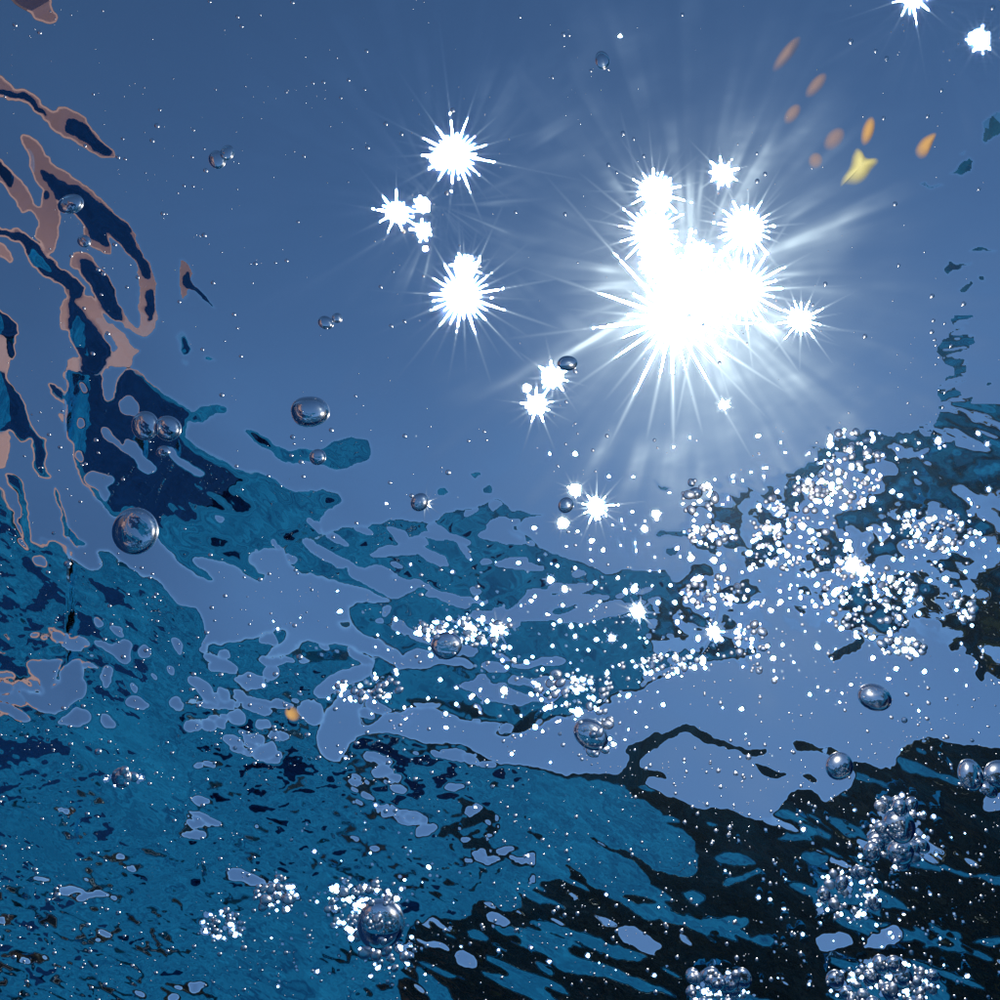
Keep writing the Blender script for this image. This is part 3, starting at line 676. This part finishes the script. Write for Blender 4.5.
# ------------------------------------------------------------------ the pink house to the left
def house():
    root = bpy.data.objects.new('pink_house', None); COL.objects.link(root)
    root.location = (-6.3, 9.2, DECK_Z); root.rotation_euler = (0, 0, math.radians(105))
    tag(root, 'salmon pink house with dark window openings left of the pool', 'house')
    wallm = principled('pink_plaster', (0.95, 0.42, 0.34), 0.9, 5, 0.12, 0.1)
    roofm = principled('roof_clay', (0.40, 0.16, 0.11), 0.8, 9, 0.2)
    dark = principled('window_dark', (0.03, 0.03, 0.035), 0.2, 4, 0.1)
    white = principled('frame_paint', (0.6, 0.5, 0.45), 0.5, 4, 0.05)
    v = []; f = []; box(v, f, (-5.4, 0, 0), (5.4, 6, 6.2)); link('wall', mesh_from('wall', v, f, wallm), root)
    v = []; f = []; box(v, f, (-5.5, -0.12, 6.203), (5.5, 6.2, 6.35)); link('roof', mesh_from('roof', v, f, roofm), root)
    wv = []; wf = []; box(wv, wf, (-.5, -.05, 0), (.5, .02, 1.1)); wm = mesh_from('window', wv, wf, dark)
    fv = []; ff = []
    for lo, hi in (((-.56, -.08, -.06), (-.503, -.002, 1.16)), ((.503, -.08, -.06), (.56, -.002, 1.16)), ((-.5, -.08, 1.103), (.5, -.002, 1.16)), ((-.5, -.08, -.06), (.5, -.002, -.003))):
        box(fv, ff, lo, hi)
    fm = mesh_from('frame', fv, ff, white)
    for x, z in ((-2.2, 1.0), (2.2, 1.0)):
        w = link('window', wm, root, (x, 0, z)); link('frame', fm, w)
    v = []; f = []; box(v, f, (-.45, -.06, 0.02), (.45, .02, 2.1)); d = link('door', mesh_from('door', v, f, roofm), root)
    v = []; f = []; box(v, f, (.32, -.12, 1.0), (.38, -.063, 1.12)); link('handle', mesh_from('handle', v, f, white), d)
house()

# ------------------------------------------------------------------ trees beyond the pool
bark = principled('bark', (0.09, 0.065, 0.045), 0.95, 12, 0.3, 0.3)
def leaf_mat(name, c):
    m = principled(name, c, 0.6, 1.5, 0.45)
    nt = m.node_tree; b = nt.nodes['Principled BSDF']; out = nt.nodes['Material Output']
    tr = nt.nodes.new('ShaderNodeBsdfTranslucent'); tr.inputs[0].default_value = (c[0] * 1.2, c[1] * 1.3, c[2] * .5, 1)
    mx = nt.nodes.new('ShaderNodeMixShader'); mx.inputs[0].default_value = 0.2
    nt.links.new(b.outputs[0], mx.inputs[1]); nt.links.new(tr.outputs[0], mx.inputs[2]); nt.links.new(mx.outputs[0], out.inputs[0])
    return m
leafs = [leaf_mat('leaf_dark', (0.028, 0.035, 0.018)), leaf_mat('leaf_olive', (0.10, 0.085, 0.03)), leaf_mat('leaf_brown', (0.17, 0.11, 0.06))]
def tree(az, dist, H, W, li, label):
    rg = random.Random(int(az * 10 + 999))
    az = math.radians(az)
    root = bpy.data.objects.new('tree', None); COL.objects.link(root)
    root.location = (dist * math.sin(az), dist * math.cos(az), DECK_Z)
    tag(root, label, 'tree', 'trees beyond the pool')
    v = []; f = []
    tube(v, f, (0, 0, 0), (.1, .05, H * .45), W * .07, W * .045)
    tips = []
    for k in range(7):
        a = 2 * math.pi * k / 7 + rg.uniform(-.3, .3); z0 = H * rg.uniform(.28, .45)
        p = Vector((.08, .04, z0)); q = Vector((math.cos(a) * W * .33, math.sin(a) * W * .33, H * rg.uniform(.5, .82)))
        tube(v, f, p, q, W * .03, W * .01, 5); tips.append(q)
    link('trunk', mesh_from('trunk', v, f, bark), root)
    n = 3400
    c = np.random.default_rng(int(rg.random() * 1e6))
    cl = np.array([[t.x, t.y, t.z] for t in tips] + [[rg.uniform(-.35, .35) * W, rg.uniform(-.35, .35) * W, H * rg.uniform(.06, .92)] for _ in range(30)])
    P = cl[c.integers(0, len(cl), n)] + c.normal(0, 1, (n, 3)) * np.array([W * .11, W * .11, H * .07])
    P[:, 2] = np.clip(P[:, 2], .15, H)
    u = c.normal(0, 1, (n, 3)); u /= np.linalg.norm(u, axis=1, keepdims=True)
    w = np.cross(u, c.normal(0, 1, (n, 3))); w /= np.linalg.norm(w, axis=1, keepdims=True)
    s = c.uniform(.10, .24, (n, 1)) * W * .28
    V = np.stack([P - u * s, P + w * s * .55, P + u * s, P - w * s * .55], 1).reshape(-1, 3)
    F = np.arange(4 * n).reshape(-1, 4).tolist()
    link('crown', mesh_from('crown', V, F, leafs[li]), root)
for az, dist, H, W, li, label in (
    (-26, 27, 3.6, 5, 2, 'low brown leaved tree beyond the pool beside the pink house'),
    (-17, 28, 4.2, 6, 1, 'low olive tree beyond the far pool edge'),
    (-7, 27, 4.6, 6, 2, 'low russet tree left of the tall dark trees'),
    (2, 25, 6.2, 7, 0, 'tall dark tree with an uneven crown beyond the far pool edge'),
    (9, 27, 6.4, 8, 1, 'olive tree between two taller ones beyond the far pool edge'),
    (15, 25, 6.8, 8, 0, 'tallest dark tree beyond the pool, straight under the sun'),
    (22, 27, 6.6, 8, 1, 'olive spreading tree behind the tallest tree beyond the pool'),
    (28, 25, 6.6, 8, 0, 'broad dark tree beyond the right corner of the pool'),
    (35, 27, 7.2, 8, 0, 'dark tree behind the brown leaved tree right of the pool'),
    (40, 24, 7.6, 8, 2, 'brown leaved tree to the right of the pool'),
    (50, 24, 8.4, 9, 1, 'olive tree at the right side of the pool')):
    tree(az, dist, H, W, li, label)

# ------------------------------------------------------------------ bubbles in the water
def bubble_material(name, rough_share, rough=0.32):
    m = bpy.data.materials.new(name); m.use_nodes = True
    nt = m.node_tree; nt.nodes.clear()
    out = nt.nodes.new('ShaderNodeOutputMaterial')
    a = nt.nodes.new('ShaderNodeBsdfGlass'); a.inputs['IOR'].default_value = 1 / 1.2; a.inputs['Roughness'].default_value = 0.0
    b = nt.nodes.new('ShaderNodeBsdfGlass'); b.inputs['IOR'].default_value = 1 / 1.2; b.inputs['Roughness'].default_value = rough
    mx = nt.nodes.new('ShaderNodeMixShader'); mx.inputs[0].default_value = rough_share
    nt.links.new(a.outputs[0], mx.inputs[1]); nt.links.new(b.outputs[0], mx.inputs[2]); nt.links.new(mx.outputs[0], out.inputs[0])
    return m
BUB = bubble_material('air_bubble', 0.12, 0.30)
FROTH = bubble_material('froth_bubble', 0.4, .36)
PINBUB = bubble_material('pinprick_bubble', 0.85)
def sphere_mesh(name, sub, jit=0.0, seed=0, mat=None):
    bm = bmesh.new(); bmesh.ops.create_icosphere(bm, subdivisions=sub, radius=1.0)
    rr = random.Random(seed)
    if jit:
        a = [Vector((rr.uniform(-1, 1), rr.uniform(-1, 1), rr.uniform(-1, 1))).normalized() for _ in range(3)]
        for vt in bm.verts:
            vt.co *= 1 + sum(jit * math.sin(2.2 * vt.co.dot(k) + 1) for k in a)
    me = bpy.data.meshes.new(name); bm.to_mesh(me); bm.free()
    me.polygons.foreach_set('use_smooth', [True] * len(me.polygons)); me.materials.append(mat or BUB)
    return me
BIG = [sphere_mesh('bubble_round', 5, .03, 1), sphere_mesh('bubble_wobbly', 5, .07, 3), sphere_mesh('bubble_oval', 5, .10, 8)]
MID = [sphere_mesh('bubble_small', 3, .07, 2, FROTH), sphere_mesh('bubble_little', 3, .10, 5, FROTH)]

BUBBLES = []   # x, y, radius (px), fraction of the way to the surface, label, group
def bub(x, y, r, t, label, group='air bubbles in the water'):
    BUBBLES.append((x, y, r, t, label, group))
for b in ((309,411,17,.62,'large round bubble in open blue water left of the double sun glint'),
          (135,531,20,.60,'large round bubble on the edge of the navy ripple at left'),
          (218,160,8,.7,'lower of two small joined bubbles in the upper left blue'),
          (227,153,6.5,.7,'upper of two small joined bubbles in the upper left blue'),
          (71,205,11,.8,'bubble on the navy crescent ripple with pink rim'),
          (84,241,6,.8,'small bubble under the navy crescent ripple'),
          (146,426,13,.75,'left of two bubbles on the navy mass at left'),
          (168,428,13,.75,'right of two bubbles on the navy mass at left'),
          (163,451,6,.75,'small bubble below the pair on the navy mass'),
          (318,457,8,.8,'bubble on the thin teal ripple left of centre'),
          (326,322,7,.7,'small bubble in open blue left of the lower double sun glint'),
          (337,318,5,.7,'tiny bubble touching a small one left of the lower double sun glint'),
          (874,697,16,.62,'lone round bubble in the blue band above the dark trees at right'),
          (840,767,13,.66,'dark rimmed bubble on the upper edge of the dark trees'),
          (971,775,13,.6,'left of two bubbles on the dark trees by the right edge'),
          (1000,774,14,.6,'bubble cut by the right edge over the dark trees'),
          (988,790,8,.6,'small bubble between two larger ones by the right edge'),
          (592,733,16,.68,'large bubble hanging at the left end of the dark arch'),
          (447,646,14,.75,'bubble under the row of white glints in the middle'),
          (602,60,8,.7,'small bubble near the top above the main sun'),
          (122,778,10,.72,'bubble in the fine ripples at lower left'),
          (380,924,24,.7,'largest bubble, with a blue middle, in the lower left froth'),
          (420,502,9,.75,'bubble with a starry glint above the teal swell'),
          (567,364,9,.8,'bubble with a starry glint above the middle'),
          (566,505,8,.8,'bubble beside the group of three star glints in the middle'),
          (898,826,15,.6,'largest bubble in the grape like cluster over the dark trees'),
          (1160/1.3+8,852,13,.6,'bottom bubble of the grape like cluster over the dark trees')):
    bub(*b)
rb = random.Random(21)
for cx, cy, rx, ry, n, r0, r1, ph in CLUSTERS:
    for k in range(n):
        a = rb.uniform(0, 6.283); q = math.sqrt(rb.random())
        r = r0 + (r1 - r0) * rb.random() ** 2.0
        bub(cx + rx * q * math.cos(a), cy + ry * q * math.sin(a), r, rb.uniform(.55, .9), None, ph)
# pinprick bubbles everywhere, thicker towards the lower right
pin = []
while len(pin) < 3200:
    x = rb.uniform(-40, 1040); y = rb.uniform(-40, 1040)
    dens = 0.16 + 0.5 * max(0, (y - 450) / 550) + (0.9 if (y > 650 and x > 480) else 0) + (.2 if y > 700 else 0)
    dens *= 0.25 + 1.5 * max(0, math.sin(x * .021 + 2 * math.sin(y * .013)) * math.sin(y * .026 + 1.7 * math.sin(x * .017)) + .35)
    if rb.random() < dens: pin.append((x, y, 0.5 + 1.9 * rb.random() ** 3.6 + (1.2 if rb.random() < .04 else 0)))
def point_at(x, y, t):
    d = ray(x, y); return d * (t * (DEPTH - 0.012) / d[2])
PXA = K / 500
BUBBLES.sort(key=lambda b: (b[4] is None, -b[2]))
tiny = [(x, y, r, rb.uniform(.3, .92)) for x, y, r in pin]
things = BUBBLES[:290]
tiny += [(b[0], b[1], b[2], b[3]) for b in BUBBLES[290:]]
for i, (x, y, r, t, label, group) in enumerate(things):
    p = point_at(x, y, t); rad = r * PXA * float(p @ FWD)
    o = link('air_bubble', (BIG[i % 3] if r >= 6 else MID[i % 2]), None, tuple(p))
    o.scale = (rad * rb.uniform(.92, 1.1), rad, rad * rb.uniform(.78, 1.0)); o.rotation_euler = (rb.uniform(0, 6), rb.uniform(0, 6), rb.uniform(0, 6))
    if label is None:
        size = 'larger' if r > 6 else ('small' if r > 3 else 'tiny')
        c_ = next(c for c in CLUSTERS if c[7] == group)
        u_ = (x - c_[0]) / c_[2]; v_ = (y - c_[1]) / c_[3]; q_ = math.hypot(u_, v_)
        sec = ('right', 'lower right', 'lower', 'lower left', 'left', 'upper left', 'upper', 'upper right')[int(round(math.atan2(v_, u_) / (math.pi / 4))) % 8]
        spot = 'in the very middle' if q_ < .3 else (f'at {sec} edge' if q_ > .72 else f'{sec} of middle')
        tag(o, f'{size} bubble {spot} of {group}', 'bubble', f'{size} bubbles {spot} of {group}')
    else:
        tag(o, label, 'bubble', group)
bm = bmesh.new(); bmesh.ops.create_icosphere(bm, subdivisions=2, radius=1.0)
uv = np.array([vt.co[:] for vt in bm.verts]); uf = np.array([[vt.index for vt in fc.verts] for fc in bm.faces]); bm.free()
VV = []; FF = []
for k, (x, y, r, t) in enumerate(tiny):
    p = point_at(x, y, t); VV.append(p + uv * (r * PXA * float(p @ FWD))); FF.append(uf + k * len(uv))
me = mesh_from('pinprick_bubbles', np.concatenate(VV), np.concatenate(FF).tolist(), PINBUB, True)
tag(link('pinprick_bubbles', me), 'countless pinprick bubbles sparkling through the water', 'bubbles', None, 'stuff')

# ------------------------------------------------------------------ amber lens flares, built as small translucent petals
def flare_material(name, colour, thin):
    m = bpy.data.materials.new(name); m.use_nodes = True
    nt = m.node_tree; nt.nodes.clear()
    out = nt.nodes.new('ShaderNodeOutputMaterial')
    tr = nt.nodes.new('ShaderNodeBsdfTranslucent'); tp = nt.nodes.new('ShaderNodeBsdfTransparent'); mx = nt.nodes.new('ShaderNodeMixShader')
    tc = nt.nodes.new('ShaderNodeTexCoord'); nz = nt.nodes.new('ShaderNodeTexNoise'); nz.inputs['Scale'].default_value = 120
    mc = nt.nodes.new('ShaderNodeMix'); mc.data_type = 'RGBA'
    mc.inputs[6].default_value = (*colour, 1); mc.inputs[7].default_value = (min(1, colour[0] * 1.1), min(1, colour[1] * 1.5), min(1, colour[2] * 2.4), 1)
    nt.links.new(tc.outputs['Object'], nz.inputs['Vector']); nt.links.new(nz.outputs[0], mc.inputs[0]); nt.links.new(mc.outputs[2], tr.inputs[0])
    at = nt.nodes.new('ShaderNodeAttribute'); at.attribute_name = 'flare_fade'
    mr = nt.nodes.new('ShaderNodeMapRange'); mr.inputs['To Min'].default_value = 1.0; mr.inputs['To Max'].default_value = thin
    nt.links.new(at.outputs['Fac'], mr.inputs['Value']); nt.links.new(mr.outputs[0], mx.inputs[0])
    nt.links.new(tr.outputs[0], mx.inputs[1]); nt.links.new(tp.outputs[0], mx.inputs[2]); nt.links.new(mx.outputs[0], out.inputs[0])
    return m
AMBER = flare_material('amber_flare', (0.9, 0.42, 0.08), 0.2)
GOLD = flare_material('gold_flare', (1.0, 0.80, 0.22), 0.0)
PALE = flare_material('thin_amber_flare', (0.75, 0.36, 0.12), 0.6)
def flare(outline, t, mat, label):
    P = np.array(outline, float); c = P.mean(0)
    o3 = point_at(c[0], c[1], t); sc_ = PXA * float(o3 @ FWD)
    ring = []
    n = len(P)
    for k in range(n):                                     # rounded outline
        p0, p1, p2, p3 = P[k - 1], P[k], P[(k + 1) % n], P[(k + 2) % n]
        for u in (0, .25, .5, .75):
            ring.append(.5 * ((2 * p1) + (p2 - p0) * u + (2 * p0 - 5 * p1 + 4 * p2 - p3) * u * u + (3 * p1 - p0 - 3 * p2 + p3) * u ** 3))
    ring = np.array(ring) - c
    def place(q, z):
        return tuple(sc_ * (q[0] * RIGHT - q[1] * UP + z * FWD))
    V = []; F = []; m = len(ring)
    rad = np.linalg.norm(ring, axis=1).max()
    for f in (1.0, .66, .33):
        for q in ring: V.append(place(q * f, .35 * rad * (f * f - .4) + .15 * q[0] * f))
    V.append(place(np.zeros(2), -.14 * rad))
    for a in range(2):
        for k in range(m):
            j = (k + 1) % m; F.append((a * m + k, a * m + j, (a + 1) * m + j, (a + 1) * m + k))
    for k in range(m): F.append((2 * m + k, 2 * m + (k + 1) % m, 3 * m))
    me = mesh_from('lens_flare', V, F, mat, True)
    me.attributes.new('flare_fade', 'FLOAT', 'POINT').data.foreach_set('value', [0.0] * m + [0.75] * m + [1.0] * (m + 1))
    o = link('lens_flare', me, None, tuple(o3))
    tag(o, label, 'flare', 'amber lens flares added below the surface')
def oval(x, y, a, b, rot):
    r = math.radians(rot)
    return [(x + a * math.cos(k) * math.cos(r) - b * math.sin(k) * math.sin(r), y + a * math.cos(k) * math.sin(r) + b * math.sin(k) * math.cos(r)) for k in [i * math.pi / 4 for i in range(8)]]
flare([(858,146),(864,148),(869,155),(880,155),(882,160),(875,168),(868,178),(858,184),(846,184),(841,186),(842,178),(850,166),(853,154)], .55, GOLD, 'glowing three pointed golden lens fleck, brightest of the amber flecks at upper right')
flare(oval(869, 130, 16, 7, -72), .57, AMBER, 'narrow orange lens fleck pointing up from the golden three pointed one')
flare([(915,150),(922,138),(934,131),(939,132),(935,142),(928,156),(919,158)], .55, AMBER, 'orange drop shaped lens fleck nearest the right edge')
flare(oval(793, 113, 13, 7, -52), .5, PALE, 'small tan oval lens fleck nearest the main sun')
flare(oval(817, 84, 17, 7, -50), .5, PALE, 'long tan oval lens fleck above the small one')
flare(oval(816, 160, 9, 8, -60), .5, PALE, 'round tan lens fleck left of the golden three pointed one')
flare(oval(835, 138, 15, 9, -48), .48, PALE, 'pale tan lens fleck touching the golden three pointed one')
flare(oval(292, 714, 9, 7, 50), .6, AMBER, 'orange oval lens fleck among the ripples at lower left')
flare(oval(788, 52, 24, 7, -52), .45, PALE, 'faint long tan lens fleck close to the top edge')
